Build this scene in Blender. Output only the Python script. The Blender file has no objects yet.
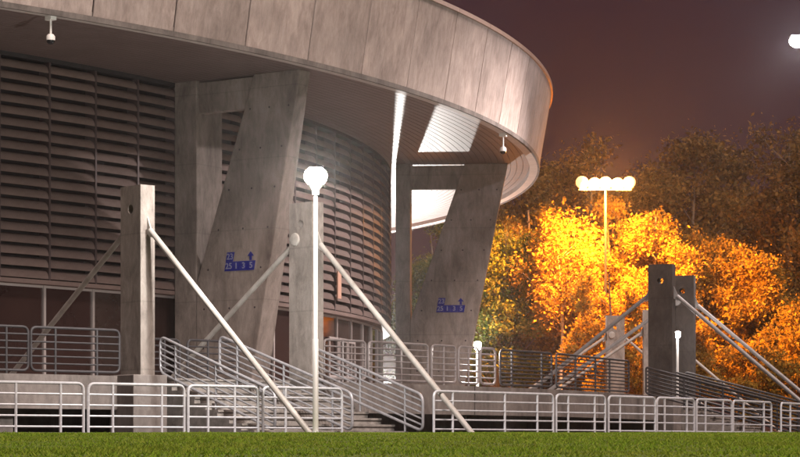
import bpy, math, random
import numpy as np
from mathutils import Vector, Matrix
R_ = math.radians
random.seed(7); rng = np.random.default_rng(7)
scene = bpy.context.scene
col = scene.collection

# ------------------------------------------------------------------ camera
CAM_Z = -0.2                     # the lawn falls away towards the photographer
cam_d = bpy.data.cameras.new('camera'); cam = bpy.data.objects.new('camera', cam_d); col.objects.link(cam)
cam.location = (0, 0, CAM_Z); cam.rotation_euler = (R_(90), 0, 0)
cam_d.sensor_width = 36; cam_d.lens = 99.0; cam_d.shift_y = 0.272
cam_d.clip_start = 0.1; cam_d.clip_end = 6000
scene.camera = cam

# ------------------------------------------------------------------ world: sky lit from below by the town
w = bpy.data.worlds.new('World'); scene.world = w; w.use_nodes = True
nt = w.node_tree; nt.nodes.clear()
tc = nt.nodes.new('ShaderNodeTexCoord'); sp = nt.nodes.new('ShaderNodeSeparateXYZ')
rmp = nt.nodes.new('ShaderNodeValToRGB'); bg = nt.nodes.new('ShaderNodeBackground'); wo = nt.nodes.new('ShaderNodeOutputWorld')
nt.links.new(tc.outputs['Generated'], sp.inputs[0]); nt.links.new(sp.outputs['Z'], rmp.inputs[0])
nt.links.new(rmp.outputs[0], bg.inputs[0]); nt.links.new(bg.outputs[0], wo.inputs[0])
cr = rmp.color_ramp
cr.elements[0].position = 0.0; cr.elements[0].color = (.105, .038, .032, 1)
cr.elements[1].position = 1.0; cr.elements[1].color = (.050, .024, .031, 1)
for p, c in ((.10, (.080, .032, .032, 1)), (.20, (.060, .024, .031, 1)), (.45, (.050, .024, .031, 1))):
    e = cr.elements.new(p); e.color = c
bg.inputs[1].default_value = 0.19
EXPO = 2.0

# one weak directional light standing in for unseen lamps to the front right
sun_d = bpy.data.lights.new('sun', 'SUN'); sun = bpy.data.objects.new('sun', sun_d); col.objects.link(sun)
sun_d.energy = 1.08; sun_d.angle = R_(25); sun_d.color = (1.0, .79, .70)
sun_dir = Vector((.55, -.84, 1.25)).normalized()
sun.rotation_euler = sun_dir.to_track_quat('Z', 'Y').to_euler()

vs = scene.view_settings
vs.view_transform = 'Standard'; vs.look = 'None'; vs.gamma = 1; vs.use_curve_mapping = False; vs.exposure = EXPO
scene.cycles.use_denoising = True
scene.cycles.volume_bounces = 0
scene.cycles.max_bounces = 6
scene.cycles.sample_clamp_indirect = 4

# ------------------------------------------------------------------ helpers
CX, CY = -45.7, 98.2             # centre of the round hall
def P(r, t, z=0.0):
    a = R_(t); return Vector((CX + r*math.cos(a), CY + r*math.sin(a), z))

class MB:
    def __init__(s): s.v = []; s.f = []
    def add(s, vs_, fs):
        o = len(s.v); s.v += [tuple(v) for v in vs_]; s.f += [tuple(i+o for i in f) for f in fs]; return s
    def hexa(s, a):              # 8 corners: bottom loop 0-3, top loop 4-7
        return s.add(a, [(3,2,1,0),(4,5,6,7),(0,1,5,4),(1,2,6,5),(2,3,7,6),(3,0,4,7)])
    def box(s, c, d, rz=0):
        m = Matrix.Rotation(rz, 3, 'Z'); c = Vector(c); x, y, z = d[0]/2, d[1]/2, d[2]/2
        return s.hexa([c + m @ Vector(q) for q in ((-x,-y,-z),(x,-y,-z),(x,y,-z),(-x,y,-z),(-x,-y,z),(x,-y,z),(x,y,z),(-x,y,z))])
    def arc(s, prof, t0, t1, n, cap=True):   # sweep a closed (r,z) profile round the hall
        k = len(prof); vs_ = []
        for i in range(n+1):
            t = t0 + (t1-t0)*i/n
            for r, z in prof: vs_.append(P(r(t) if callable(r) else r, t, z))
        fs = []
        for i in range(n):
            for j in range(k):
                a, b = i*k+j, i*k+(j+1) % k
                fs.append((a, b, b+k, a+k))
        if cap: fs += [tuple(range(k))[::-1], tuple(n*k+j for j in range(k))]
        return s.add(vs_, fs)
    def tube(s, pts, rad, n=8, closed=False):
        pts = [Vector(p) for p in pts]; m = len(pts)
        rads = rad if isinstance(rad, (list, tuple)) else [rad]*m
        tan = []
        for i in range(m):
            if closed: d = pts[(i+1) % m] - pts[i-1]
            else: d = pts[min(i+1, m-1)] - pts[max(i-1, 0)]
            tan.append(d.normalized())
        ref = Vector((0, 0, 1)) if abs(tan[0].z) < .9 else Vector((1, 0, 0))
        u = tan[0].cross(ref).normalized(); vs_ = []
        for i in range(m):
            u = (u - tan[i]*u.dot(tan[i])).normalized(); v = tan[i].cross(u)
            for j in range(n):
                a = 2*math.pi*j/n; vs_.append(pts[i] + (u*math.cos(a) + v*math.sin(a))*rads[i])
        fs = []
        for i in range(m if closed else m-1):
            i2 = (i+1) % m
            for j in range(n):
                j2 = (j+1) % n; fs.append((i*n+j, i*n+j2, i2*n+j2, i2*n+j))
        if not closed: fs += [tuple(range(n))[::-1], tuple((m-1)*n+j for j in range(n))]
        return s.add(vs_, fs)
    def lathe(s, prof, c=(0,0,0), n=16):
        k = len(prof); c = Vector(c); vs_ = []
        for i in range(n):
            a = 2*math.pi*i/n
            for r, z in prof: vs_.append(c + Vector((r*math.cos(a), r*math.sin(a), z)))
        fs = [(i*k+j, ((i+1) % n)*k+j, ((i+1) % n)*k+j+1, i*k+j+1) for i in range(n) for j in range(k-1)]
        return s.add(vs_, fs)
    def mesh(s, name):
        me = bpy.data.meshes.new(name); me.from_pydata(s.v, [], s.f); me.update(); return me
    def build(s, name, mat, parent=None, smooth=False, bevel=0):
        me = s.mesh(name); return link(name, me, mat, parent, smooth, bevel)

def link(name, me, mat, parent=None, smooth=False, bevel=0):
    if mat and not me.materials: me.materials.append(mat)
    if smooth:
        me.polygons.foreach_set('use_smooth', [True]*len(me.polygons))
        try: me.set_sharp_from_angle(angle=R_(40))
        except Exception: pass
    o = bpy.data.objects.new(name, me); col.objects.link(o); o.parent = parent
    if bevel:
        b = o.modifiers.new('bevel', 'BEVEL'); b.width = bevel; b.segments = 2; b.limit_method = 'ANGLE'; b.angle_limit = R_(40)
    return o
def tag(o, label=None, cat=None, group=None, kind=None):
    if label: o['label'] = label
    if cat: o['category'] = cat
    if group: o['group'] = group
    if kind: o['kind'] = kind
    return o
def empty(name, loc=(0,0,0)):
    o = bpy.data.objects.new(name, None); col.objects.link(o); o.location = loc; o.empty_display_size = .2; return o
def root(name, loc, label, cat, group=None):
    return tag(empty(name, loc), label, cat, group)
def settle(rt):
    """children were modelled in world space: hang them on the thing without moving them"""
    for c in rt.children: c.matrix_parent_inverse = Matrix.Translation(rt.location).inverted()
def round_poly(pts, rad, closed=False, seg=5):
    pts = [Vector(p) for p in pts]; out = []; n = len(pts)
    for i in range(n):
        if not closed and i in (0, n-1): out.append(pts[i]); continue
        a = (pts[i-1]-pts[i]); b = (pts[(i+1) % n]-pts[i])
        ra = min(rad, a.length*.45, b.length*.45)
        p0 = pts[i] + a.normalized()*ra; p2 = pts[i] + b.normalized()*ra
        for k in range(seg+1):
            u = k/seg; out.append(p0*(1-u)**2 + pts[i]*2*u*(1-u) + p2*u*u)
    return out

# ------------------------------------------------------------------ materials
def mat(name, base, rough=.7, metal=0, var=None, scale=4, stretch=(1,1,1), bump=0, bscale=40, rnd=0, emit=None, estr=0, joints=None, detail=6, spec=.4):
    m = bpy.data.materials.new(name); m.use_nodes = True; t = m.node_tree; N = t.nodes; L = t.links
    b = N['Principled BSDF']; b.inputs['Roughness'].default_value = rough; b.inputs['Metallic'].default_value = metal
    b.inputs['Specular IOR Level'].default_value = spec
    b.inputs['Base Color'].default_value = (*base, 1)
    cout = None; hout = None
    tcn = N.new('ShaderNodeTexCoord'); mp = N.new('ShaderNodeMapping'); mp.inputs['Scale'].default_value = stretch
    L.new(tcn.outputs['Object'], mp.inputs[0])
    if var:
        nz = N.new('ShaderNodeTexNoise'); nz.inputs['Scale'].default_value = scale; nz.inputs['Detail'].default_value = detail; nz.inputs['Roughness'].default_value = .65
        L.new(mp.outputs[0], nz.inputs['Vector'])
        rp = N.new('ShaderNodeValToRGB'); rp.color_ramp.elements[0].position = .34; rp.color_ramp.elements[1].position = .68
        rp.color_ramp.elements[0].color = (*var, 1); rp.color_ramp.elements[1].color = (*base, 1)
        L.new(nz.outputs['Fac'], rp.inputs[0]); cout = rp.outputs[0]
    if rnd:
        oi = N.new('ShaderNodeObjectInfo'); mr = N.new('ShaderNodeMapRange'); mr.inputs[3].default_value = 1-rnd; mr.inputs[4].default_value = 1+rnd
        L.new(oi.outputs['Random'], mr.inputs[0])
        hs = N.new('ShaderNodeHueSaturation'); L.new(mr.outputs[0], hs.inputs['Value'])
        if cout: L.new(cout, hs.inputs['Color'])
        else: hs.inputs['Color'].default_value = (*base, 1)
        cout = hs.outputs[0]
    if cout: L.new(cout, b.inputs['Base Color'])
    if bump:
        n2 = N.new('ShaderNodeTexNoise'); n2.inputs['Scale'].default_value = bscale; n2.inputs['Detail'].default_value = 5
        L.new(mp.outputs[0], n2.inputs['Vector'])
        bp = N.new('ShaderNodeBump'); bp.inputs['Strength'].default_value = bump; bp.inputs['Distance'].default_value = .02
        L.new(n2.outputs['Fac'], bp.inputs['Height']); L.new(bp.outputs[0], b.inputs['Normal'])
    if emit:
        b.inputs['Emission Color'].default_value = (*emit, 1); b.inputs['Emission Strength'].default_value = estr
    return m

def weathered(name, base, dark, pale, zscale=.25, fscale=2.2, bump=.35, joint=0, rnd=.08, speck=7):
    """cast concrete: cloudy tone, vertical run-off streaks, pitting, optional formwork joints"""
    m = bpy.data.materials.new(name); m.use_nodes = True; t = m.node_tree; N = t.nodes; L = t.links
    b = N['Principled BSDF']; b.inputs['Roughness'].default_value = .85; b.inputs['Specular IOR Level'].default_value = .25
    tcn = N.new('ShaderNodeTexCoord')
    oi = N.new('ShaderNodeObjectInfo'); vm = N.new('ShaderNodeVectorMath'); vm.operation = 'MULTIPLY_ADD'
    cmb = N.new('ShaderNodeCombineXYZ'); 
    ml = N.new('ShaderNodeMath'); ml.operation = 'MULTIPLY'; ml.inputs[1].default_value = 37.0; L.new(oi.outputs['Random'], ml.inputs[0])
    for i in range(3): L.new(ml.outputs[0], cmb.inputs[i])
    ad = N.new('ShaderNodeVectorMath'); ad.operation = 'ADD'; L.new(tcn.outputs['Object'], ad.inputs[0]); L.new(cmb.outputs[0], ad.inputs[1])
    mp = N.new('ShaderNodeMapping'); mp.inputs['Scale'].default_value = (1, 1, zscale); L.new(ad.outputs[0], mp.inputs[0])
    n1 = N.new('ShaderNodeTexNoise'); n1.inputs['Scale'].default_value = fscale; n1.inputs['Detail'].default_value = 8; n1.inputs['Roughness'].default_value = .7; n1.inputs['Distortion'].default_value = .6
    L.new(mp.outputs[0], n1.inputs['Vector'])
    r1 = N.new('ShaderNodeValToRGB'); e = r1.color_ramp.elements
    e[0].position = .30; e[0].color = (*dark, 1); e[1].position = .74; e[1].color = (*pale, 1)
    em = e.new(.52); em.color = (*base, 1)
    L.new(n1.outputs['Fac'], r1.inputs[0])
    n2 = N.new('ShaderNodeTexNoise'); n2.inputs['Scale'].default_value = .55; n2.inputs['Detail'].default_value = 3; L.new(ad.outputs[0], n2.inputs['Vector'])
    mr = N.new('ShaderNodeMapRange'); mr.inputs[1].default_value = .3; mr.inputs[2].default_value = .7; mr.inputs[3].default_value = .78; mr.inputs[4].default_value = 1.12
    L.new(n2.outputs['Fac'], mr.inputs[0])
    mr2 = N.new('ShaderNodeMapRange'); mr2.inputs[3].default_value = 1-rnd; mr2.inputs[4].default_value = 1+rnd; L.new(oi.outputs['Random'], mr2.inputs[0])
    mm = N.new('ShaderNodeMath'); mm.operation = 'MULTIPLY'; L.new(mr.outputs[0], mm.inputs[0]); L.new(mr2.outputs[0], mm.inputs[1])
    hs = N.new('ShaderNodeHueSaturation'); L.new(r1.outputs[0], hs.inputs['Color'])
    val = mm.outputs[0]
    n3 = N.new('ShaderNodeTexNoise'); n3.inputs['Scale'].default_value = 14; n3.inputs['Detail'].default_value = 6; n3.inputs['Roughness'].default_value = .75; L.new(mp.outputs[0], n3.inputs['Vector'])
    hgt = n3.outputs['Fac']
    n4 = N.new('ShaderNodeTexNoise'); n4.inputs['Scale'].default_value = speck; n4.inputs['Detail'].default_value = 9; n4.inputs['Roughness'].default_value = .8; n4.inputs['Distortion'].default_value = .3; L.new(mp.outputs[0], n4.inputs['Vector'])
    m4 = N.new('ShaderNodeMapRange'); m4.inputs[1].default_value = .36; m4.inputs[2].default_value = .64; m4.inputs[3].default_value = .82; m4.inputs[4].default_value = 1.14; L.new(n4.outputs['Fac'], m4.inputs[0])
    m5 = N.new('ShaderNodeMath'); m5.operation = 'MULTIPLY'; L.new(val, m5.inputs[0]); L.new(m4.outputs[0], m5.inputs[1]); val = m5.outputs[0]
    if joint:
        sx = N.new('ShaderNodeSeparateXYZ'); L.new(tcn.outputs['Object'], sx.inputs[0])
        md = N.new('ShaderNodeMath'); md.operation = 'PINGPONG'; md.inputs[1].default_value = joint/2; L.new(sx.outputs['Z'], md.inputs[0])
        lt = N.new('ShaderNodeMapRange'); lt.inputs[1].default_value = .0; lt.inputs[2].default_value = .03; lt.inputs[3].default_value = .8; lt.inputs[4].default_value = 1; L.new(md.outputs[0], lt.inputs[0])
        m2 = N.new('ShaderNodeMath'); m2.operation = 'MULTIPLY'; L.new(val, m2.inputs[0]); L.new(lt.outputs[0], m2.inputs[1]); val = m2.outputs[0]
    L.new(val, hs.inputs['Value']); L.new(hs.outputs[0], b.inputs['Base Color'])
    bp = N.new('ShaderNodeBump'); bp.inputs['Strength'].default_value = bump; bp.inputs['Distance'].default_value = .02
    L.new(hgt, bp.inputs['Height']); L.new(bp.outputs[0], b.inputs['Normal'])
    return m

M = {}
M['fascia'] = weathered('fascia_concrete', (.36,.30,.275), (.26,.21,.19), (.42,.36,.335), .30, 2.6, .7, rnd=.16, speck=6)
M['concrete'] = weathered('cast_concrete', (.245,.213,.192), (.14,.118,.105), (.31,.275,.25), .35, 2.2, .4, joint=2.3, rnd=.03)
M['pillar'] = weathered('pillar_concrete', (.27,.24,.218), (.15,.13,.118), (.345,.315,.29), .4, 2.6, .5, joint=1.6, rnd=.06)
M['pillar_shaded'] = weathered('shaded_pillar_concrete', (.050,.043,.040), (.030,.026,.025), (.08,.07,.066), .5, 2.2, .4, joint=1.6, rnd=.06)  # pillar concrete darkened: the shade on two pylons is put into the colour
M['step'] = weathered('step_concrete', (.22,.20,.185), (.12,.11,.10), (.29,.27,.25), 1, 2.6, .4)
M['beam'] = weathered('edge_concrete', (.17,.15,.14), (.09,.08,.074), (.22,.20,.185), .4, 1.4, .4)
M['galv'] = mat('galvanised_steel', (.66,.68,.72), .42, .25, var=(.50,.52,.56), scale=9, bump=.05, bscale=60)
M['steel_mid'] = mat('grey_steel', (.30,.27,.27), .45, .3, var=(.22,.20,.20), scale=6)
M['steel_dark'] = mat('dark_painted_steel', (.045,.042,.047), .6, 0, var=(.03,.028,.03), scale=6)
M['strut'] = mat('strut_paint', (.46,.44,.415), .5, .05, var=(.28,.26,.235), scale=2.2, stretch=(1,1,.5), bump=.08, detail=9)
M['strut_shaded'] = mat('shaded_strut_paint', (.26,.25,.25), .45, .1, var=(.19,.18,.18), scale=5)  # strut paint darkened, carrying the shade at those pylons in its colour
M['rail'] = mat('weathered_steel', (.40,.40,.42), .45, .3, var=(.28,.28,.30), scale=8)
M['louvre'] = mat('louvre_metal', (.22,.165,.15), .7, 0, var=(.165,.122,.110), scale=1.3, rnd=.10, spec=.15)
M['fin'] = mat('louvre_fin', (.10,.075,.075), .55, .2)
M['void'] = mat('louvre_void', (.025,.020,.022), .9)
M['soffit'] = mat('soffit_board', (.19,.145,.14), .5, .1, var=(.15,.115,.11), scale=.8, rnd=.0)
M['lip'] = mat('soffit_lip', (.52,.48,.46), .6, var=(.42,.38,.36), scale=2)
M['roof'] = mat('roof_sheet', (.25,.20,.19), .6, .2)
M['coping'] = mat('coping_metal', (.50,.36,.28), .4, .5, var=(.42,.30,.24), scale=2)
M['frame'] = mat('window_frame', (.50,.46,.45), .45, .3)
M['glass'] = mat('dark_glass', (.035,.022,.020), .06, 0, var=(.05,.03,.026), scale=.6, spec=.9)
M['inner'] = mat('hall_interior', (.16,.12,.10), .8)
M['terrace'] = mat('terrace_paving', (.24,.22,.21), .85, var=(.18,.165,.16), scale=1.2)
M['ground'] = mat('dark_ground', (.06,.055,.05), .95, var=(.04,.038,.034), scale=.4, bump=.4, bscale=6)
M['plaza'] = mat('plaza_asphalt', (.09,.085,.08), .9, var=(.065,.06,.058), scale=1.5, bump=.4, bscale=30)
M['kerb'] = mat('kerb_stone', (.28,.26,.25), .85, var=(.2,.19,.18), scale=3)
M['white'] = mat('white_housing', (.75,.74,.72), .4)
M['black'] = mat('black_dome', (.015,.015,.018), .12)
M['blue'] = mat('sign_blue', (.008,.014,.26), .5, var=(.006,.010,.16), scale=7, spec=.2)
M['pale'] = mat('sign_figures', (.20,.21,.34), .6)
M['pole'] = mat('lamp_pole', (.66,.66,.66), .4, .3)
M['amber'] = mat('orange_panel', (.60,.36,.27), .55)
M['lamp_white'] = mat('lamp_glow_white', (1,1,1), .5, emit=(1,.97,.93), estr=14)
M['lamp_sodium'] = mat('lamp_glow_sodium', (1,.8,.5), .5, emit=(1,.45,.12), estr=.75)
M['bark'] = mat('tree_bark', (.20,.15,.11), .9, var=(.09,.07,.05), scale=6, stretch=(1,1,.3), bump=.5, bscale=20)
M['birch'] = mat('birch_bark', (.62,.58,.54), .8, var=(.12,.10,.09), scale=5, stretch=(1,1,2.5))

def leafmat(name, a, b_, c):
    m = bpy.data.materials.new(name); m.use_nodes = True; t = m.node_tree; N = t.nodes; L = t.links; N.clear()
    o = N.new('ShaderNodeOutputMaterial'); mx = N.new('ShaderNodeMixShader'); mx.inputs[0].default_value = .42
    d = N.new('ShaderNodeBsdfDiffuse'); tr = N.new('ShaderNodeBsdfTranslucent')
    g = N.new('ShaderNodeNewGeometry'); rp = N.new('ShaderNodeValToRGB'); e = rp.color_ramp.elements
    e[0].color = (*a, 1); e[1].color = (*c, 1); em = e.new(.5); em.color = (*b_, 1)
    L.new(g.outputs['Random Per Island'], rp.inputs[0])
    L.new(rp.outputs[0], d.inputs[0]); L.new(rp.outputs[0], tr.inputs[0])
    L.new(d.outputs[0], mx.inputs[1]); L.new(tr.outputs[0], mx.inputs[2]); L.new(mx.outputs[0], o.inputs[0])
    return m
M['leaf_yellow'] = leafmat('leaf_yellow', (.15,.10,.02), (.28,.17,.03), (.38,.23,.04))
M['leaf_green'] = leafmat('leaf_green', (.06,.10,.025), (.13,.15,.03), (.22,.19,.04))
M['leaf_brown'] = leafmat('leaf_brown', (.10,.075,.025), (.19,.115,.04), (.28,.16,.045))
gm = leafmat('grass_blade', (.15,.27,.02), (.21,.35,.03), (.32,.38,.06)); M['grass'] = gm
t_ = gm.node_tree; N_g = t_.nodes
rp_ = next(n for n in N_g if n.type == 'VALTORGB'); tc_ = N_g.new('ShaderNodeTexCoord'); nz_ = N_g.new('ShaderNodeTexNoise'); nz_.inputs['Scale'].default_value = .7; nz_.inputs['Detail'].default_value = 5
t_.links.new(tc_.outputs['Object'], nz_.inputs['Vector'])
mx_ = N_g.new('ShaderNodeMix'); mx_.data_type = 'RGBA'; mx_.inputs[7].default_value = (.30,.29,.06,1)
mr_ = N_g.new('ShaderNodeMapRange'); mr_.inputs[1].default_value = .45; mr_.inputs[2].default_value = .75; mr_.inputs[4].default_value = .5
t_.links.new(nz_.outputs['Fac'], mr_.inputs[0]); t_.links.new(mr_.outputs[0], mx_.inputs[0]); t_.links.new(rp_.outputs[0], mx_.inputs[6])
for n_ in [n for n in N_g if n.type in ('BSDF_DIFFUSE', 'BSDF_TRANSLUCENT')]: t_.links.new(mx_.outputs[2], n_.inputs[0])
M['lawn'] = mat('lawn_soil', (.13,.19,.025), .95, var=(.09,.12,.02), scale=1.2, bump=.5, bscale=20)

# ------------------------------------------------------------------ ground and lawn
RL = 67.3                                    # lawn edge
def lawn_z(y): return float(np.interp(y, (-30, 0, 10, 16, 24, 34, 44, 54, 64, 90), (-1.9, -1.5, -.55, -.26, -.14, -.01, .055, .115, .175, .30))) 
def gz(x, y):
    r = math.hypot(x-CX, y-CY); t = math.degrees(math.atan2(y-CY, x-CX))
    if r <= RL: return 0.0
    k = 1.0
    k *= min(1, max(0, (t+118)/15)) * min(1, max(0, (2-t)/15)) * min(1, max(0, (150-r)/12))
    return lawn_z(y)*k - .3*(1-k)*min(1, (r-RL)/20)
T0, T1, R1 = -118, 2, 150
rs = [RL, 67.6, 68.2, 69, 70.5, 72.5, 75, 78, 82, 86, 90, 94, 98, 102, 106, 110, 116, 124, 132, 140, R1]
ts = [T0 + (T1-T0)*i/80 for i in range(81)]
lm = MB(); vv = []
for r in rs:
    for t in ts:
        p = P(r, t); vv.append((p.x, p.y, gz(p.x, p.y)))
n = len(ts)
lm.add(vv, [(i*n+j, i*n+j+1, (i+1)*n+j+1, (i+1)*n+j)[::-1] for i in range(len(rs)-1) for j in range(n-1)])
tag(lm.build('lawn', M['lawn'], smooth=True), kind='structure')
g = MB(); rr = [RL, 80, 100, 120, R1, 220, 500, 3500]; tt = [T1 + (360-(T1-T0))*i/60 for i in range(61)]
vv = []
for r in rr:
    for t in tt:
        p = P(r, t); vv.append((p.x, p.y, gz(p.x, p.y) if r > RL else 0))
n = len(tt); g.add(vv, [(i*n+j, i*n+j+1, (i+1)*n+j+1, (i+1)*n+j)[::-1] for i in range(len(rr)-1) for j in range(n-1)])
vv = []; n = len(ts); r2 = [R1, 220, 500, 3500]
for r in r2:
    for t in ts:
        p = P(r, t); vv.append((p.x, p.y, gz(p.x, p.y)))
g.add(vv, [(i*n+j, i*n+j+1, (i+1)*n+j+1, (i+1)*n+j)[::-1] for i in range(len(r2)-1) for j in range(n-1)])
tag(g.build('ground', M['ground']), kind='structure')
pz = MB(); pz.add([P(RL, t*4) for t in range(90)], [tuple(range(90))])
tag(pz.build('pavement', M['plaza']), kind='structure')
kb = MB(); kb.arc([(RL-.14, -.1), (RL+.04, -.1), (RL+.04, .07), (RL-.14, .07)], -110, -5, 120)
tag(kb.build('kerb', M['kerb']), kind='structure')

# grass blades over the part of the lawn in front of the arena
nb = 300000
u = rng.random(nb); yy = 12 + 50*u**1.25
xx = (rng.random(nb)*2-1)*(yy*.235+1.2)
rr_ = np.hypot(xx-CX, yy-CY); keep = rr_ > RL+.03
xx, yy = xx[keep], yy[keep]; nb = len(xx)
zz = np.array([gz(a, b) for a, b in zip(xx, yy)]) - .004
patch = .75 + .5*np.sin(xx*1.7+np.sin(yy*.9)*2)*np.sin(yy*.8+xx*.35)*.5
hh = (.014 + .028*rng.random(nb)**1.5)*patch*(1 + (rng.random(nb) > .985)*.8); ww = .004 + .00035*yy*rng.random(nb)
an = rng.random(nb)*math.pi*2; ln = (rng.random((nb, 2))-.5)*2.2*hh[:, None]
dx, dy = np.cos(an)*ww, np.sin(an)*ww*.6
V = np.empty((nb, 3, 3)); V[:, 0] = np.c_[xx-dx, yy-dy, zz]; V[:, 1] = np.c_[xx+dx, yy+dy, zz]; V[:, 2] = np.c_[xx+ln[:, 0], yy+ln[:, 1], zz+hh]
def quick_mesh(name, V, k):
    n = V.shape[0]; me = bpy.data.meshes.new(name); me.vertices.add(n*k); me.vertices.foreach_set('co', V.reshape(-1).astype(np.float32))
    me.loops.add(n*k); me.loops.foreach_set('vertex_index', np.arange(n*k, dtype=np.int32))
    me.polygons.add(n); me.polygons.foreach_set('loop_start', np.arange(0, n*k, k, dtype=np.int32))
    me.update(calc_edges=True); return me
tag(link('grass', quick_mesh('grass', V, 3), M['grass']), 'short mown green grass covering the lawn before the railings', 'grass', kind='stuff')

# ------------------------------------------------------------------ terrace
ZT = 1.44
def rt(t): return 60.6 - (0 if t < -34 else 1.55*((t+34)/14)**1.25 if t < -20 else 1.55 + 2.2*(t+20)/20 if t < 2 else 3.97)
SA = (-48.75, -44.45)                       # stair A between the first two pylons
SB = (-23.0, -19.0)
def sector(mb, t0, t1, n, rin, rout, z):
    vs_ = []
    for i in range(n+1):
        t = t0+(t1-t0)*i/n; vs_ += [P(rin, t, z), P(rout(t) if callable(rout) else rout, t, z)]
    mb.add(vs_, [(2*i, 2*i+1, 2*i+3, 2*i+2) for i in range(n)])
tm = MB(); sector(tm, -80, 75, 110, 43.2, rt, ZT)
terrace = tag(tm.build('terrace', M['terrace']), kind='structure')
def edge(t0, t1, n):
    mb = MB(); mb.arc([(lambda t: rt(t)-.5, ZT-.78), (lambda t: rt(t)+.02, ZT-.78), (lambda t: rt(t)+.02, ZT+.015), (lambda t: rt(t)-.5, ZT+.012)], t0, t1, n)
    return mb.build('edge_beam', M['beam'], terrace)
for a, b_ in ((-80, -66), (-65.94, -56.03), (-55.97, -48.9), (-44.3, -38.03), (-37.97, -31.03), (-30.97, -23.1), (-18.9, -9.03), (-8.97, 6), (6.06, 30), (30.06, 75)):
    edge(a, b_, max(3, int(abs(b_-a)/2)))
uw = MB(); uw.arc([(lambda t: rt(t)-1.9, -.02), (lambda t: rt(t)-1.6, -.02), (lambda t: rt(t)-1.6, ZT-.03), (lambda t: rt(t)-1.9, ZT-.03)], -80, 75, 110)
uw.build('undercroft_wall', M['beam'], terrace)
for k in range(-13, 14):
    t = k*5.5-3
    if SA[0]-1 < t < SA[1]+1 or SB[0]-1 < t < SB[1]+1: continue
    a, b_ = rt(t)-1.62, rt(t)-.35
    q = MB(); c = P((a+b_)/2, t, .33); q.box(c, (b_-a, .35, .65), R_(t)); q.build('undercroft_pier', M['beam'], terrace)

def stairs(t0, t1, label):
    rr0 = rt((t0+t1)/2)
    s = root('stairs', P(rr0+2, (t0+t1)/2), label, 'stairs')
    n = 9; rise = ZT/n; tread = .455
    for i in range(n):
        zt = ZT - rise*i - (.003 if i == 0 else 0); ra = rr0 - (.0 if i else -.0) + tread*(i-1) + .03; rb = ra + tread + .03
        m_ = MB(); m_.arc([(ra, -.05 if i < 2 else -.05), (rb-.03, -.05), (rb-.03, zt-.05), (rb, zt-.05), (rb, zt), (ra, zt)], t0, t1, 8)
        m_.build('step', M['step'], s)
    settle(s); return s
stairs(*SA, 'concrete steps climbing to the terrace between the two tall pale pylons')
stairs(*SB, 'concrete steps behind dark handrails at the pair of dark pylons')

# ------------------------------------------------------------------ the hall
ZS = 11.97; RD = 45.3; ZL = 4.95
hall = root('arena_hall', P(0, 0), 'round concrete arena with louvred drum under an overhanging panelled rim', 'arena')
# louvred drum
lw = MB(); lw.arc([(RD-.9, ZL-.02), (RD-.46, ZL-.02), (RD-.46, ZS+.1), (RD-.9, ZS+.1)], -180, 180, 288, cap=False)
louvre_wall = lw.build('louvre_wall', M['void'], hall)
band = MB(); band.arc([(RD-.45, ZS-.13), (RD+.02, ZS-.13), (RD+.02, ZS+.05), (RD-.45, ZS+.05)], -70, 70, 112)
band.build('head_band', M['steel_dark'], louvre_wall)
band = MB(); band.arc([(RD-.45, ZL-.08), (RD+.03, ZL-.08), (RD+.03, ZL+.05), (RD-.45, ZL+.05)], -70, 70, 112)
band.build('foot_band', M['louvre'], louvre_wall)
NR = 19; pitch = (ZS-.14-ZL-.06)/NR
def slat_mb(mb, t0, t1, z):
    prof = []; hgt = pitch*.86; dep = .30
    for k in range(7):
        u = k/6; prof.append((RD - dep*(1-math.sqrt(max(0, 1-u*u))) - .0, z + hgt*u))
    inner = [(r-.018, zz_) for r, zz_ in prof[::-1]]
    mb.arc(prof + inner, t0, t1, 2)
fin_me = None
for k in range(-28, 16):
    t = k*2.5
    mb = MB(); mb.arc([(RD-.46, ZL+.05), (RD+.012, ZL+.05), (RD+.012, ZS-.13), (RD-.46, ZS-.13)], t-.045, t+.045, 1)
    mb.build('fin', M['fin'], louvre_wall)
rest = MB(); cnt = 0
slat_meshes = {}
near = set(range(-18, -11)) | set(range(-9, 0))     # bays that the photograph shows best
for k in range(-28, 16):
    for i in range(NR):
        z = ZL+.06+pitch*i+.03
        if k in near and cnt < 300 and not (k == -12 and i < 10):
            if i not in slat_meshes:
                mb = MB()
                prof = []; hgt = pitch*.86; dep = .30
                for q in range(7):
                    u_ = q/6; prof.append((RD - dep*(1-math.sqrt(max(0, 1-u_*u_))), hgt*u_))
                inner = [(r-.018, z_) for r, z_ in prof[::-1]]
                pr = prof+inner; nn = len(pr); vs_ = []
                for e_ in (0.05, 1.25, 2.45):
                    for r, z_ in pr: vs_.append((r*math.cos(R_(e_)), r*math.sin(R_(e_)), z_))
                mb.add(vs_, [(a*nn+j, a*nn+(j+1) % nn, (a+1)*nn+(j+1) % nn, (a+1)*nn+j) for a in range(2) for j in range(nn)])
                me_ = mb.mesh('slat'); me_.materials.append(M['louvre'])
                for q in range(NR): slat_meshes[q] = me_
            o = bpy.data.objects.new('slat', slat_meshes[i]); col.objects.link(o); o.parent = louvre_wall
            o.location = (CX, CY, z + random.uniform(-.004, .004)); o.rotation_euler = (0, 0, R_(k*2.5 + random.uniform(-.02, .02))); cnt += 1
        else: slat_mb(rest, k*2.5+.05, k*2.5+2.45, z)
tag(rest.build('slats', M['louvre'], louvre_wall), kind='stuff')

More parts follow.
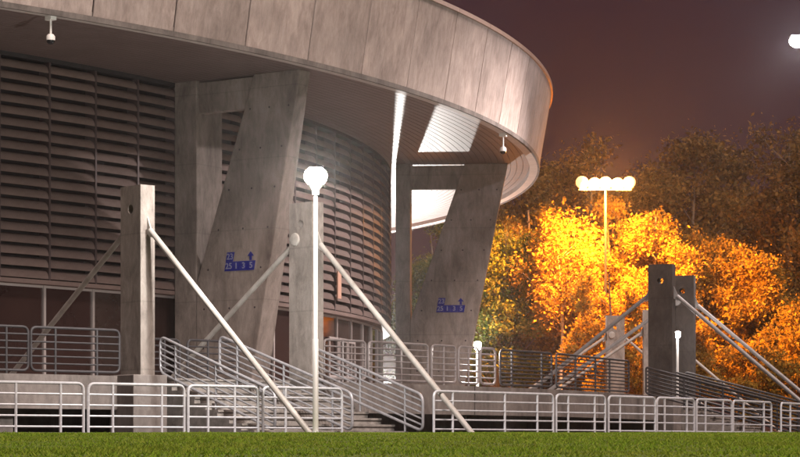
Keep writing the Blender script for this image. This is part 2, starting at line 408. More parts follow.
# glazed storey under the louvres
RG = 44.86
gl = MB(); gl.arc([(RG-2.5, ZT+.0), (RG-2.3, ZT+.0), (RG-2.3, ZL+.3), (RG-2.5, ZL+.3)], -180, 180, 180, cap=False)
glazing = gl.build('glazed_storey', M['inner'], hall)
lin = MB(); lin.arc([(RG-2.4, ZL-.04), (RD-.3, ZL-.04), (RD-.3, ZL-.0201), (RG-2.4, ZL-.0201)], -75, 75, 110); lin.build('ceiling_lining', M['fin'], glazing)
for z0, z1 in ((ZT, ZT+.12), (ZL-.16, ZL-.05)):
    mb = MB(); mb.arc([(RG-.05, z0), (RG+.05, z0), (RG+.05, z1), (RG-.05, z1)], -72, 40, 90); mb.build('transom', M['frame'], glazing)
for k in range(-27, 16):
    t = k*2.68+.35
    mb = MB(); mb.box(P(RG, t, (ZT+ZL)/2), (.16, .09, ZL-ZT-.1), R_(t)); mb.build('mullion', M['frame'], glazing)
    for z0, z1 in ((ZT+.12, ZL-.16),):
        mb = MB(); mb.arc([(RG-.012, z0), (RG+.012, z0), (RG+.012, z1), (RG-.012, z1)], t+.06, t+2.62, 1)
        mb.build('pane', M['glass'], glazing)

for t in (-17.2, -15.6, -14.0):
    rg_ = RG+.07
    m_ = MB()
    for a, b_ in ((t, t+.14), (t+1.32, t+1.46)): m_.arc([(rg_, ZT+.02), (rg_+.06, ZT+.02), (rg_+.06, ZT+2.6), (rg_, ZT+2.6)], a, b_, 1)
    for z0, z1 in ((ZT+.02, ZT+.3), (ZT+1.0, ZT+1.12), (ZT+2.45, ZT+2.6)): m_.arc([(rg_+.003, z0+.002), (rg_+.057, z0+.002), (rg_+.057, z1-.002), (rg_+.003, z1-.002)], t+.14, t+1.32, 1)
    dr_ = m_.build('door', M['frame'], glazing)
    m_ = MB(); m_.tube([P(rg_+.12, t+1.25, ZT+.8), P(rg_+.12, t+1.25, ZT+1.5)], .018, 8)
    m_.build('handle', M['galv'], dr_)
# soffit of narrow ring boards
RR = 51.8; sf = MB(); nb_ = 24; r0 = RD-.3; r1 = RR-.42; wd = (r1-r0)/nb_
back = MB(); back.arc([(r0-.3, ZS+.03), (r1+.3, ZS+.03), (r1+.3, ZS+.2), (r0-.3, ZS+.2)], -180, 180, 240, cap=False)
soffit = back.build('soffit', M['fin'], hall)
for i in range(nb_):
    a = r0+wd*i
    sf.arc([(a+.012, ZS), (a+wd-.012, ZS), (a+wd-.012, ZS+.025), (a+.012, ZS+.025)], -85, 85, 136)
tag(sf.build('soffit_boards', M['soffit'], soffit), kind='stuff')
# rim: lip, drip band, fascia panels, coping, roof
ZR0, ZR1, LEAN = 11.8, 14.92, .17
lip = MB(); lip.arc([(RR-.40, ZR0-.02), (RR-.06, ZR0-.02), (RR-.06, ZR0+.5), (RR-.40, ZR0+.5)], -180, 180, 288, cap=False)
rim = lip.build('rim', M['lip'], hall)
dr = MB(); dr.arc([(RR-.058, ZR0-.05), (RR+.03, ZR0-.05), (RR+.045, ZR0+.10), (RR-.058, ZR0+.10)], -180, 180, 288, cap=False); dr.build('drip_band', M['beam'], rim)
rcore = MB(); rcore.arc([(RR-.5, ZR0+.45), (RR-.08, ZR0+.12), (RR+.41, ZR1-.05), (RR-.5, ZR1-.05)], -180, 180, 288, cap=False); rcore.build('rim_core', M['fin'], rim)
step_t = 3.36; th0 = -44.38
panel_me = None
for k in range(-9, 26):
    t = th0 + step_t*k
    mb = MB(); g_ = .034
    zb, zt_ = ZR0+.10, ZR1
    mb.arc([(RR-.03, zb), (RR+.012, zb), (RR+.012+LEAN*(zt_-zb), zt_), (RR-.03+LEAN*(zt_-zb), zt_)], t+g_, t+step_t-g_, 4)
    mb.build('fascia_panel', M['fascia'], rim)
cp = MB()
for k in range(-9, 26):
    t = th0+step_t*k; rc = RR+LEAN*(ZR1-ZR0)
    mb = MB(); mb.arc([(rc-.35, ZR1+.004), (rc+.07, ZR1+.004), (rc+.07, ZR1+.15), (rc-.35, ZR1+.17)], t+.012, t+step_t-.012, 4)
    mb.build('coping', M['coping'], rim)
rf = MB(); rf.add([P(51.6, t*3, ZR1+.05) for t in range(120)] + [P(0, 0, ZR1+4)], [(i, (i+1) % 120, 120) for i in range(120)])
rf.build('roof', M['roof'], hall)

# radial support frames
def frame(t, ins=.32):
    tr = R_(t); er = Vector((math.cos(tr), math.sin(tr), 0)); et = Vector((-math.sin(tr), math.cos(tr), 0)); o = Vector((CX, CY, 0))
    def pt(r, s, z): return o + er*r + et*s + Vector((0, 0, z))
    ra, rb = RD+ins, RD+.95
    base = MB()
    # foot block that both legs grow out of
    S0, S1 = -.72, .72
    zj = 5.2
    base.hexa([pt(ra, S0, ZT-.01), pt(rb, S0, ZT-.01), pt(rb, S1, ZT-.01), pt(ra, S1, ZT-.01), pt(ra, S0, ZS), pt(rb, S0, ZS), pt(rb, S1, ZS), pt(ra, S1, ZS)])
    fr = base.build('support_frame', M['concrete'], hall, bevel=.03)
    ol = MB()
    # outer leg, leaning outwards, thinner towards the top
    def ring(z):
        u = (z-ZT)/(ZS-ZT)
        ri = 44.95 + (48.3-44.95)*u if z > 0 else 0
        ro = 48.4 + (50.45-48.4)*u
        ri = 46.25+.004 + max(0, (z-zj))*(48.6-46.25)/(ZS-zj)
        th = 1.0 - .42*u
        return [pt(ri, S0-.02, z), pt(ro, S0-.02, z), pt(ro, S0-.02+th, z), pt(ri, S0-.02+th, z)]
    zs = [ZT-.01, zj, (zj+ZS)/2, ZS-.004]; vs_ = []
    for z in zs: vs_ += ring(z)
    fs = [(3,2,1,0), tuple(range(12, 16))]
    for i in range(3):
        for j in range(4): fs.append((i*4+j, i*4+(j+1) % 4, i*4+4+(j+1) % 4, i*4+4+j))
    ol.add(vs_, fs); ol.build('outer_leg', M['concrete'], fr, bevel=.03)
    bm_ = MB(); z0, z1 = ZS-1.08, ZS-.06
    ri0 = 46.254 + (z0-zj)*(48.6-46.25)/(ZS-zj)
    bm_.hexa([pt(rb+.003, S0+.14, z0), pt(ri0+.4, S0+.14, z0), pt(ri0+.4, S0+.5, z0), pt(rb+.003, S0+.5, z0), pt(rb+.003, S0+.14, z1), pt(ri0+.7, S0+.14, z1), pt(ri0+.7, S0+.5, z1), pt(rb+.003, S0+.5, z1)])
    bm_.build('cross_beam', M['concrete'], fr, bevel=.02)
    th_ = MB()
    for k in range(7):
        z = ZT+1.6+k*1.3
        u = (z-ZT)/(ZS-ZT); a_ = (46.254 + max(0, (z-zj))*(48.6-46.25)/(ZS-zj)); b_ = 48.4+2.05*u
        for f in (.12, .5, .88):
            c = pt(a_+(b_-a_)*f, S0-.0235, z); n_ = 10
            th_.add([c + er*(.035*math.cos(2*math.pi*j/n_)) + Vector((0,0,.035*math.sin(2*math.pi*j/n_))) for j in range(n_)], [tuple(range(n_))])
    tag(th_.build('tie_holes', M['void'], fr), kind='stuff')
    return pt, S0-.02
pt1, s1 = frame(-31.8, .03)
pt2, s2 = frame(-3.2)
settle(hall)
for c in hall.children: pass
hall.location = (0, 0, 0)
for c in hall.children: c.matrix_parent_inverse = Matrix.Identity(4)
hall.location = (CX, CY, 0)
for c in hall.children: c.matrix_parent_inverse = Matrix.Translation((-CX, -CY, 0))

# ------------------------------------------------------------------ blue wayfinding figures on the frames
def text_mesh(s, size):
    cu = bpy.data.curves.new('txt', 'FONT'); cu.body = s; cu.size = size; cu.align_x = 'CENTER'; cu.align_y = 'CENTER'; cu.extrude = .002; cu.offset = .006
    o = bpy.data.objects.new('txt', cu); col.objects.link(o)
    bpy.context.view_layer.update()
    me = bpy.data.meshes.new_from_object(o.evaluated_get(bpy.context.evaluated_depsgraph_get()))
    bpy.data.objects.remove(o); return me
def sign(pt, s, rc, zc, t, label):
    rt_ = root('wayfinding_sign', pt(rc, s-.004, zc), label, 'sign', 'blue sector signs on the support frames')
    rt_.rotation_euler = (R_(90), 0, R_(t))
    w_ = .30; hgt = .31
    def tile(x, y, txt):
        m_ = MB(); a = w_/2-.0015; b_ = hgt/2-.0015; sl = .03
        m_.hexa([(x-a-sl, y-b_, 0), (x+a-sl, y-b_, 0), (x+a+sl, y+b_, 0), (x-a+sl, y+b_, 0), (x-a-sl, y-b_, .012), (x+a-sl, y-b_, .012), (x+a+sl, y+b_, .012), (x-a+sl, y+b_, .012)])
        tl = m_.build('tile', M['blue'], rt_)
        me = text_mesh(txt, .27); f = link('figures', me, M['pale'], tl); f.location = (x, y, .0155); f.rotation_euler = (0, 0, 0)
    for i, tx in enumerate(('25', '1', '3', '5')): tile((i-1.5)*w_, 0, tx)
    tile(-1.5*w_+.05, hgt, '23')
    m_ = MB(); x, y = 1.45*w_, hgt
    pts = [(x-.045, y-.14), (x+.045, y-.14), (x+.045, y), (x+.13, y), (x, y+.15), (x-.13, y), (x-.045, y)]
    k = len(pts); m_.add([(a, b_, 0) for a, b_ in pts] + [(a, b_, .012) for a, b_ in pts], [tuple(range(k))[::-1], tuple(range(k, 2*k))] + [(i, (i+1) % k, k+(i+1) % k, k+i) for i in range(k)])
    m_.build('arrow', M['blue'], rt_)
sign(pt1, s1, 48.05, 5.72, -32.0, 'blue number tiles with arrow on the concrete frame beside the lamp pole')
sign(pt2, s2, 48.0, 5.72, -3.2, 'blue number tiles with arrow on the concrete frame before the trees')

# ------------------------------------------------------------------ pylons with tubular struts
def pylon(r, t, label, ztop=5.94, disc=False, out=6.2, inn=5.5, shade=0):
    SM = M['strut_shaded'] if shade else M['strut']
    p0 = P(r, t); rtn = root('pylon', p0, label, 'pylon', 'concrete pylons with paired struts')
    rtn.rotation_euler = (0, 0, R_(t))
    W, D = .84, .40; hz = ztop-.55; hr = .11; N_ = 32
    mb = MB(); x, y = W/2, D/2
    def slab(z0, z1): mb.hexa([(-x,-y,z0),(x,-y,z0),(x,y,z0),(-x,y,z0),(-x,-y,z1),(x,-y,z1),(x,y,z1),(-x,y,z1)])
    # one shaft with a round hole through its broad faces
    vs_ = []; fs = []
    a_ = .2
    for s_ in (-1, 1):
        for k in range(N_):
            an_ = 2*math.pi*k/N_; c, s2_ = math.cos(an_), math.sin(an_); mx_ = max(abs(c), abs(s2_))
            vs_ += [(hr*c, s_*y, hz+hr*s2_), (x*c/mx_, s_*y, hz+x*s2_/mx_)]
    n2 = N_*2
    for k in range(N_):
        k2 = (k+1) % N_
        fs.append((2*k, 2*k+1, 2*k2+1, 2*k2)); fs.append((n2+2*k2, n2+2*k2+1, n2+2*k+1, n2+2*k))
        fs.append((2*k, 2*k2, n2+2*k2, n2+2*k)); fs.append((2*k2+1, 2*k+1, n2+2*k+1, n2+2*k2+1))
    mb.add(vs_, fs)
    zt_ = hz+x; slab(ZT+.03, hz-x)
    if ztop-zt_ > .002: slab(zt_, ztop)
    sh = mb.build('shaft', M['pillar_shaded'] if shade else M['pillar'], rtn)
    q = MB(); q.box((.03, 0, ZT/2+.01), (1.02, .95, ZT+.05)); q.build('plinth', M['beam'], rtn, bevel=.02)
    zb = ztop-1.0
    for nm, s_, L_, z1 in (('strut', 1, out, .05), ('strut', -1, inn, ZT+.06)):
        a = Vector((s_*(x+.02), 0, zb)); b_ = Vector((s_*L_, 0, z1)); d = (b_-a).normalized()
        m_ = MB(); m_.tube([a + d*.12, b_], .068, 12)
        so = m_.build('strut', SM, rtn, smooth=True)
        m_ = MB(); m_.hexa([(s_*x, -.02, zb-.16), (s_*(x+.16), -.02, zb-.24), (s_*(x+.16), .02, zb-.24), (s_*x, .02, zb-.16), (s_*x, -.02, zb+.26), (s_*(x+.13), -.02, zb-.02), (s_*(x+.13), .02, zb-.02), (s_*x, .02, zb+.26)])
        m_.build('lug', SM, so)
        m_ = MB(); m_.box(b_ + Vector((0, 0, -.0)), (.34, .26, .05)); m_.build('base_plate', SM, so)
    if disc:
        m_ = MB(); m_.lathe([(0, .05), (.10, .05), (.15, .035), (.17, .0), (.17, -.02)], n=24)
        me = m_.mesh('cap'); o = link('cap', me, SM, rtn, smooth=True); o.location = (-x+.22, -y-.005, zb+.08); o.rotation_euler = (R_(90), 0, 0)
    return rtn
pylon(60.75, -49.45, 'tall pale concrete pylon with round hole beside the steps, nearest the dark louvres', out=6.6, inn=6.0)
pylon(60.75, -44.5, 'concrete pylon with round cap behind the lamp pole', disc=True, out=5.75)
pylon(59.5, -23.5, 'dark shaded concrete pylon with lamp at its edge by the trees', inn=5.0, shade=1)
pylon(59.0, -18.6, 'dark shaded concrete pylon with round cap and two struts beyond the lit one', disc=True, shade=1)
pylon(57.1, 1.1, 'small far concrete pylon partly hidden behind a dark one')
pylon(56.1, 5.6, 'small far concrete pylon with round cap against the trees', disc=True)

# ------------------------------------------------------------------ railings
def panel(A, B, z0, h, nr, posts, label, group, m_, legs=True, rad=.15, slope=0., name='railing_panel', foot=.12, tr=.032, rr_=.021):
    """a railing panel between two plan points; slope = drop of B's end; legs = open frame standing on the ground"""
    A = Vector((A.x, A.y, z0)); B = Vector((B.x, B.y, z0-slope))
    rtn = root(name, A.lerp(B, .5), label, 'railing', group)
    up = Vector((0, 0, 1))
    bot = 0 if legs else foot
    c = [A+up*bot, A+up*h, B+up*h, B+up*bot]
    mb = MB(); mb.tube(round_poly(c, rad, closed=not legs), tr, 8, closed=not legs)
    mb.build('frame', m_, rtn, smooth=True)
    dirn = (B-A).normalized()
    lo = .2 if legs else foot
    for i in range(1, nr+1):
        z = h - (h-lo)*i/(nr if legs else nr+1)
        q = MB(); q.tube([A+up*z, B+up*z], rr_, 8); q.build('rail', m_, rtn, smooth=True)
    for f in posts:
        p = A.lerp(B, f); q = MB(); q.tube([p - up*(.0 if legs else 0.02), p+up*(h-.01)], tr*.95, 8); q.build('post', m_, rtn, smooth=True)
    settle(rtn); return rtn
GF = 'galvanised railing panels along the lawn'
for t0, t1, posts in ((-57.3, -55.3, (.25,.75)), (-55.16+.0, -53.32, (.27,.75)), (-53.22, -51.17, (.25,.76)), (-51.08, -49.46, (.28,.66)), (-49.34, -47.35, (.28,.66)),
                      (-44.77, -40.84, (.15,.58,.86)), (-40.73, -38.83, (.24,.78)), (-38.69, -36.65, (.24,.76)), (-36.56, -34.72, (.2,.8)), (-34.59, -32.6, (.25,.75)),
                      (-32.51, -29.95, (.27,.8)), (-29.21, -26.6, (.3,.7)), (-26.5, -24.2, (.3,.7))):
    panel(P(65.5, t0), P(65.5, t1), 0, 1.1, 4, posts, {-49.34: 'galvanised railing panel closing half the steps, crossed by the lamp pole', -44.77: 'widest galvanised railing panel along the lawn, with three posts, beside the steps', -51.08: 'galvanised railing panel at the lawn between the tall pylon plinth and the steps', -53.22: 'galvanised railing panel at the lawn directly before the tall pale pylon'}.get(t0, 'galvanised steel railing panel in the plain row along the lawn edge'), GF, M['galv'])
GT = 'terrace edge railing panels'
for t0, t1, posts in ((-55.4, -53.2, (.3,.7)), (-53.12, -52.07, (.5,)), (-52.0, -49.75, (.27,.74))):
    panel(P(60.45, t0), P(60.45, t1), ZT, 1.1, 5, posts, 'dark grey terrace railing panel before the glazed storey, beside the tall pylon', GT+' by the tall pylon', M['steel_dark'], legs=False, foot=.1)
for t0, t1, posts, rr0 in ((-47.6, -46.0, (.35,.7), 57.6), (-45.9, -44.2, (.4,), 57.8)):
    panel(P(rr0, t0), P(rr0, t1), ZT, 1.1, 5, posts, 'dark grey railing panel standing on the terrace behind the steps', 'railing panels at the head of the steps', M['steel_dark'], legs=False, foot=.1)
for t0, t1, posts in ((-43.65, -42.18, (.45,)), (-42.07, -39.78, (.54,)), (-39.63, -38.62, (.5,)), (-38.49, -37.61, (.5,)), (-37.52, -36.84, ())):
    panel(P(60.45, t0), P(60.45, t1), ZT, 1.1, 5, posts, 'grey terrace railing panel near the small bollard lamp', GT+' near the bollard lamp', M['steel_mid'], legs=False, foot=.1)
for t0, t1, posts in ((-36.6, -33.96, (.22,.8)), (-33.68, -27.7, (.25,.52,.72)), ):
    panel(P(rt(t0)-.15, t0), P(rt(t1)-.15, t1), ZT, 1.08, 8, posts, 'black close-barred terrace railing panel in front of the trees', GT+' in front of the trees', M['steel_dark'], legs=False, foot=.1, rr_=.022)
GS = 'sloping handrails of the pale steps'
def stair_rail(t, label, group, m_, r0, r1, zt0=ZT+1.0, zt1=1.02, nr=5, posts=(.14, .5, .86), rad=.2):
    A = P(r0, t); B = P(r1, t); z0 = zt0-.95
    A3 = Vector((A.x, A.y, z0)); B3 = Vector((B.x, B.y, zt1-.95)); up = Vector((0,0,1)); h = .95
    rtn = root('handrail', Vector((B.x, B.y, 0)), label, 'handrail', group)
    mb = MB(); mb.tube(round_poly([A3+up*.08, A3+up*h, B3+up*h, B3+up*.08], rad, closed=True), .035, 8, closed=True); mb.build('frame', m_, rtn, smooth=True)
    for i in range(1, nr+1):
        z = .08 + (h-.08)*(1-i/(nr+1)); q = MB(); q.tube([A3+up*z, B3+up*z], .023, 8); q.build('rail', m_, rtn, smooth=True)
    for f in posts:
        p = A3.lerp(B3, f); q = MB(); q.tube([p - up*.12, p+up*(h-.01)], .028, 8); q.build('post', m_, rtn, smooth=True)
    settle(rtn); return rtn
stair_rail(-48.6, 'galvanised sloping handrail along the steps beside the tall pale pylon', GS, M['rail'], 60.4, 64.85)
stair_rail(-46.6, 'galvanised sloping handrail down the middle of the steps, behind the lamp pole', GS, M['rail'], 60.0, 64.9, zt0=ZT+1.1)
stair_rail(-44.55, 'galvanised sloping handrail along the steps in front of the grey terrace railing', GS, M['rail'], 60.6, 64.9)
for t, lb in ((-24.6, 'dark sloping handrail in front of the dark pylons, outermost beside the lawn'), (-22.8, 'dark sloping handrail in the middle of the steps at the dark pylons'), (-19.6, 'dark sloping handrail of the steps beyond the dark pylons')):
    stair_rail(t, lb, 'sloping handrails at the dark pylons', M['steel_dark'], 59.3, 64.6, nr=6, posts=(.02, .25, .5, .75, .98), rad=.1)

# ------------------------------------------------------------------ lamps
def light(name, kind, loc, power, colr, parent=None, size=.15, target=None, cone=150):
    d = bpy.data.lights.new(name, kind); d.energy = power; d.color = colr; d.shadow_soft_size = size
    o = bpy.data.objects.new(name, d); col.objects.link(o); o.location = loc
    if kind == 'SPOT':
        d.spot_size = R_(cone); d.spot_blend = .9
        o.rotation_euler = (Vector(target)-Vector(loc)).to_track_quat('-Z', 'Y').to_euler()
    if parent: o.parent = parent; o.matrix_parent_inverse = Matrix.Translation(parent.location).inverted()
    return o
def pole_lamp(base, h, label, power, target, colr=(1, .95, .90), cone=160, blend=.9):
    rtn = root('pole_lamp', base, label, 'street lamp'); b = Vector(base)
    q = MB(); q.tube([b + Vector((0,0,-.05)), b+Vector((0,0,h*.38)), b+Vector((0,0,h*.38+.02)), b+Vector((0,0,h-.2))], [.062, .062, .048, .045], 14); q.build('pole', M['pole'], rtn, smooth=True)
    q = MB(); q.lathe([(0, -.22), (.075, -.22), (.085, -.12), (.16, -.02), (.17, 0)], b+Vector((0,0,h)), 20); q.build('collar', M['white'], rtn, smooth=True)
    q = MB(); q.lathe([(.165, .002), (.235, .09), (.25, .18), (.22, .28), (.14, .35), (0, .37)], b+Vector((0,0,h)), 24); q.build('globe', M['lamp_white'], rtn, smooth=True)
    q = MB(); q.lathe([(.165, -.06), (.02, -.06)], b+Vector((0,0,h+.0)), 20)
    q = MB(); q.box(b+Vector((0,0,.02)), (.3, .3, .04)); q.build('base_plate', M['pole'], rtn)
    settle(rtn)
    lp = b+Vector((0,0,h+.18)); d = (Vector(target)-lp).normalized()
    light('lamp_light', 'SPOT', lp + d*.3, power, colr, rtn, .14, lp+d*10, cone).data.spot_blend = blend
    return rtn
pl = pole_lamp((-1.78, 46.4, 0.05), 5.27, 'slim white lamp pole with blazing globe in front of the hall', 1100, (-9, 70, 9))
light('lamp_light', 'POINT', (-1.78, 46.1, 5.5), 620, (1, .93, .86), pl, .14)
# its twin on the far side of the hall, behind the second frame; it washes the soffit
pole_lamp((CX+44.95, CY+26.2, ZT), 1.28, 'short lamp behind the drum and the second concrete frame, lighting the soffit', 7000, (CX+46, CY+4, 27), cone=104, blend=.25)

def post_lamp(base, h, label, power, spread=.1):
    b = Vector(base); rtn = root('post_lamp', base, label, 'lamp')
    q = MB(); q.tube([b, b+Vector((0,0,h-.12))], .045, 12); q.build('post', M['pole'], rtn, smooth=True)
    q = MB(); q.lathe([(0, .14), (.09, .12), (.11, .09)], b+Vector((0,0,h)), 18); q.build('hood', M['white'], rtn, smooth=True)
    q = MB(); q.lathe([(.05, -.12), (.095, -.08), (.105, .088)], b+Vector((0,0,h)), 18); q.build('lens', M['lamp_white'], rtn, smooth=True)
    q = MB(); q.box(b+Vector((0,0,.015)), (.2, .2, .03)); q.build('base_plate', M['pole'], rtn)
    settle(rtn)
    light('lamp_light', 'POINT', b+Vector((.0, -.22, h)), power, (1, .9, .82), rtn, .08)
    return rtn
post_lamp(P(59.6, -36.5, ZT), 1.22, 'small bright bollard lamp behind the terrace railing', 130)
post_lamp(P(59.15, -20.2, ZT), 2.3, 'small bright post lamp in the gap between two dark pylons', 40)

# sodium floodlights on a mast among the trees
mb_ = Vector((10.6, 113.5, -.3)); HM = 13.35
ml = root('floodlight_mast', mb_, 'tall mast with a row of orange sodium floodlights above the trees', 'floodlight')
q = MB(); q.tube([mb_, mb_+Vector((0,0,HM))], [.12, .05], 12); q.build('mast', M['steel_dark'], ml, smooth=True)
q = MB(); q.box(mb_+Vector((0, .05, HM)), (2.7, .1, .1)); q.build('crossbar', M['steel_dark'], ml)
for i, x in enumerate((-1.2, -.6, 0, .6, 1.2)):
    c = mb_+Vector((x, -.1, HM+.30+(.05, -.02, .03, -.03, .04)[i]))
    q = MB(); q.lathe([(.08, .30), (.24, .24), (.31, .06), (.31, -.02)], (0, 0, 0), 18); hd = q.build('flood_head', M['steel_mid'], ml, smooth=True)
    hd.location = c; hd.rotation_euler = (R_(68), 0, R_((-24, 6, -8, 12, 20)[i]))
    q = MB(); q.lathe([(.335, -.02), (.33, -.09), (.23, -.19), (0, -.23)], (0, 0, 0), 18); q.build('lens', M['lamp_sodium'], hd, smooth=True)
    hd.rotation_euler = (R_(-68), 0, R_((-24, 6, -8, 12, 20)[i]))
settle(ml)
for i, x in enumerate((-.8, .8)):
    lp = mb_+Vector((x, -.55, HM+.1))
    light('flood_light', 'SPOT', lp, 13000, (1, .33, .035), ml, .3, lp+Vector((.30+.2*x, .42, -.75)), 172).data.spot_blend = .35
light('flood_light', 'POINT', mb_+Vector((0, -.7, HM+.25)), 2300, (1, .34, .05), ml, .3)

# white floodlight mast at the edge of the park
b = Vector((16.45, 84, -.3)); hm = root('floodlight_mast', b, 'high white floodlight on a mast at the far right against the night sky', 'floodlight')
q = MB(); q.tube([b, b+Vector((0,0,15.6))], [.16, .08], 12); q.build('mast', M['pole'], hm, smooth=True)
q = MB(); q.tube([b+Vector((0,0,15.5)), b+Vector((-.95,-.1,15.6))], .05, 8); q.build('arm', M['pole'], hm, smooth=True)
q = MB(); q.box(b+Vector((-1.2,-.1,15.68)), (.75, .4, .16)); hd = q.build('flood_head', M['white'], hm, bevel=.04)
q = MB(); q.lathe([(.30, .02), (.31, -.06), (.26, -.18), (.15, -.26), (0, -.29)], b+Vector((-1.3,-.1,15.59)), 24); q.build('lens', M['lamp_white'], hd, smooth=True)
settle(hm)
light('flood_light', 'SPOT', b+Vector((-1.3, -.1, 15.18)), 5500, (1, .84, .78), hm, .2, (-1, 80, 1.0), 88)
light('flood_light', 'POINT', b+Vector((-1.3, -.6, 15.3)), 450, (.95, .9, 1), hm, .25)

# ------------------------------------------------------------------ small things on the hall
def cctv(t, label):
    p = P(RR-.25, t, ZR0-.02); rtn = root('security_camera', p, label, 'camera', 'dome cameras under the rim')
    q = MB(); q.box(p+Vector((0,0,-.06)), (.28, .2, .12), R_(t)); q.build('bracket', M['white'], rtn, bevel=.01)
    q = MB(); q.tube([p+Vector((0,0,-.1)), p+Vector((0,0,-.55))], .032, 10); q.build('drop_rod', M['white'], rtn, smooth=True)
    q = MB(); q.lathe([(0, .12), (.08, .12), (.125, .06), (.125, -.05)], p+Vector((0,0,-.63)), 20); q.build('housing', M['white'], rtn, smooth=True)
    q = MB(); q.lathe([(.115, -.05), (.10, -.11), (.06, -.15), (0, -.165)], p+Vector((0,0,-.63)), 20); q.build('dome', M['black'], rtn, smooth=True)
    settle(rtn)
cctv(-45.75, 'white dome camera hanging from the rim over the dark louvres')
cctv(-15.6, 'white dome camera hanging from the rim near the orange trees')
p = P(RD+.12, -17.35, 6.0); rtn = root('banner_panel', p, 'narrow upright orange panel fixed to the louvres', 'panel')
q = MB(); q.box(p, (.06, .42, 1.05), R_(-17.35)); q.build('board', M['amber'], rtn, bevel=.01)
q = MB(); q.box(P(RD+.06, -17.35, 6.3), (.1, .06, .06), R_(-17.35)); q.build('bracket', M['steel_dark'], rtn); settle(rtn)

# ------------------------------------------------------------------ trees
def tree(x, y, h, cr_, label, leaf, nleaf, lsize, group, trunk='bark', low=.12, seed=0, clumps=70, tr=.26, droop=0):
    rg = np.random.default_rng(seed); base = Vector((x, y, gz(x, y)-.05))
    rtn = root('tree', base, label, 'tree', group)
    zc = h*(1+low)/2; hz = h*(1-low)/2
    cs = []
    while len(cs) < clumps:
        v = rg.normal(size=3); v /= np.linalg.norm(v); rad = rg.random()**.45
        p = v*rad
        k = 1.0 - .28*max(0, p[2])          # narrower towards the top
        q = np.array([p[0]*cr_*k*rg.uniform(.8, 1.12), p[1]*cr_*k*rg.uniform(.8, 1.12), zc + p[2]*hz*rg.uniform(.9, 1.02)]); cs.append(q)
    cs = np.array(cs)
    mb = MB(); lean = rg.normal(size=2)*.25
    tp = [base + Vector((lean[0]*u_*u_ + .12*math.sin(u_*7+seed), lean[1]*u_*u_, h*.92*u_)) for u_ in np.linspace(0, 1, 9)]
    mb.tube(tp, [tr*(1.25 if i == 0 else 1)*(1-.88*i/8)+.015 for i in range(9)], 9)
    for q in cs[:: 2]:
        z0 = max(h*.10, q[2]-abs(math.hypot(q[0], q[1]))*.75-.4); u_ = z0/(h*.92); i = min(7, int(u_*8)); f = u_*8-i
        s_ = tp[i].lerp(tp[i+1], f); e_ = base+Vector(q)
        md_ = s_.lerp(e_, .5) + Vector((rg.normal()*.2, rg.normal()*.2, -.15))
        mb.tube([s_, md_, e_], [tr*.30*(1-.6*u_), tr*.17, .012], 5)
    mb.build('trunk', M[trunk], rtn, smooth=True)
    idx = rg.integers(0, clumps, nleaf)
    crd = cr_*.20
    off = rg.normal(size=(nleaf, 3))*np.array([crd, crd, crd*(.75+droop)])*.62
    if droop: off[:, 2] -= np.abs(rg.normal(size=nleaf))*crd*droop
    c = cs[idx]+off + np.array(base)
    nrm = rg.normal(size=(nleaf, 3)); nrm[:, 2] += .3; nrm /= np.linalg.norm(nrm, axis=1)[:, None]
    a = np.cross(nrm, rg.normal(size=(nleaf, 3))); a /= np.linalg.norm(a, axis=1)[:, None]; b2 = np.cross(nrm, a)
    sz = lsize*(.4+1.3*rg.random(nleaf)**1.4)[:, None]
    V_ = np.empty((nleaf, 4, 3)); V_[:, 0] = c - a*sz; V_[:, 1] = c + b2*sz*.55 + nrm*sz*.12; V_[:, 2] = c + a*sz; V_[:, 3] = c - b2*sz*.55 + nrm*sz*.12
    link('crown', quick_mesh('crown', V_, 4), M[leaf], rtn)
    settle(rtn); return rtn
def px(x, Y): return (x-400)*Y/2200
def topz(y, Y): return (446-y)*Y/2200 + CAM_Z
FG = 'lit autumn trees around the sodium mast'; BG = 'dim tall trees behind the sodium mast'
L1 = 'yellow autumn tree glowing in the sodium light beside the concrete frame'
for i, (x, Y, yt, cr_, leaf, lab) in enumerate((
        (440, 136, 222, 3.6, 'leaf_green', 'greenish yellow tree seen between the legs of the concrete frame'),
        (498, 119, 222, 3.0, 'leaf_green', 'greenish yellow tree just beyond the leaning concrete leg'),
        (528, 123, 196, 3.3, 'leaf_yellow', 'golden tree between the leaning concrete leg and the birch'),
        (612, 121, 205, 3.4, 'leaf_yellow', 'golden tree directly under the row of sodium floodlights'),
        (655, 119, 203, 3.2, 'leaf_yellow', 'brightest golden tree, above the dark pylon with the lamp'),
        (700, 123, 222, 3.2, 'leaf_yellow', 'golden tree behind the dark pylon with round cap'),
        (742, 120, 238, 3.0, 'leaf_yellow', 'golden tree behind the struts of the dark pylons'),
        (800, 119, 300, 3.3, 'leaf_yellow', 'low golden tree at the foot of the dim brown tree'))):
    tree(px(x, Y), Y, topz(yt, Y)+.4, cr_, lab, leaf, 36000, .088, FG, seed=20+i, clumps=72, low=.16)
tree(px(563, 117), 117, topz(207, 117), 2.5, 'slender birch with a white trunk among the golden trees', 'leaf_yellow', 15000, .09, FG, trunk='birch', seed=41, clumps=45, tr=.12, low=.5, droop=.8)
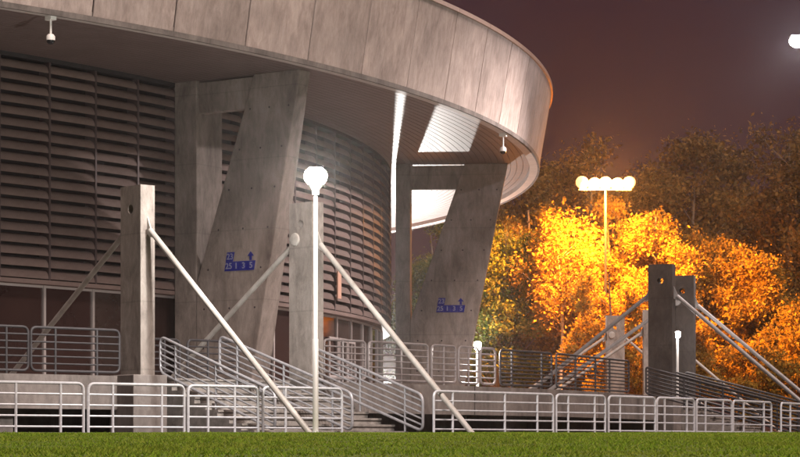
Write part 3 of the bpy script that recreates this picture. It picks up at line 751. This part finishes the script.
for i, (x, Y, yt, cr_, leaf, lab) in enumerate((
        (607, 109, 262, 2.2, 'leaf_yellow', 'low bushy yellow tree hiding the foot of the sodium mast'),
        (690, 108, 305, 2.2, 'leaf_yellow', 'low bushy yellow tree right behind the two dark pylons'),
        (760, 107, 330, 2.3, 'leaf_yellow', 'low bushy yellow tree behind the long struts of the dark pylons'))):
    tree(px(x, Y), Y, topz(yt, Y)+.2, cr_, lab, leaf, 15000, .085, 'low bushy trees before the mast', seed=60+i, clumps=45, low=.05, tr=.1)
for i, (x, Y, yt, cr_, lab) in enumerate((
        (545, 160, 146, 5.6, 'tall dim brown tree showing just past the end of the roof rim'),
        (592, 158, 122, 6.4, 'tall dim brown tree directly behind the row of sodium floodlights'),
        (640, 163, 138, 5.8, 'dim brown tree with a lower crown, between two taller dim trees'),
        (690, 158, 126, 6.2, 'tallest dim brown tree, straight above the dark pylons'),
        (735, 162, 142, 5.0, 'dim brown tree in the dip beside the big tree under the white floodlight'))):
    tree(px(x, Y), Y, topz(yt, Y), cr_, lab, 'leaf_brown', 30000, .14, BG, seed=80+i, clumps=70, tr=.3)
for i, (x, Y, yt, cr_, lab) in enumerate(((792, 138, 110, 5.6, 'big dim brown tree under the high white floodlight'), (850, 140, 112, 5.5, 'big dim brown tree beyond the white floodlight mast'))):
    tree(px(x, Y), Y, topz(yt, Y), cr_, lab, 'leaf_brown', 32000, .12, 'big dim trees under the white floodlight', seed=95+i, clumps=80, tr=.32)

# ------------------------------------------------------------------ night haze
HAZE = 0.00030
q = MB(); q.hexa([(-130,-12,-3.2),(130,-12,-3.2),(130,215,-3.2),(-130,215,-3.2),(-130,-12,26),(130,-12,26),(130,215,26),(-130,215,26)])
hz_m = bpy.data.materials.new('night_haze'); hz_m.use_nodes = True; N = hz_m.node_tree.nodes; N.clear()
o_ = N.new('ShaderNodeOutputMaterial'); pv = N.new('ShaderNodeVolumePrincipled'); pv.inputs['Density'].default_value = HAZE
pv.inputs['Color'].default_value = (.9, .9, .9, 1); pv.inputs['Anisotropy'].default_value = .86
hz_m.node_tree.links.new(pv.outputs[0], o_.inputs['Volume'])
tag(q.build('haze', hz_m), kind='stuff')
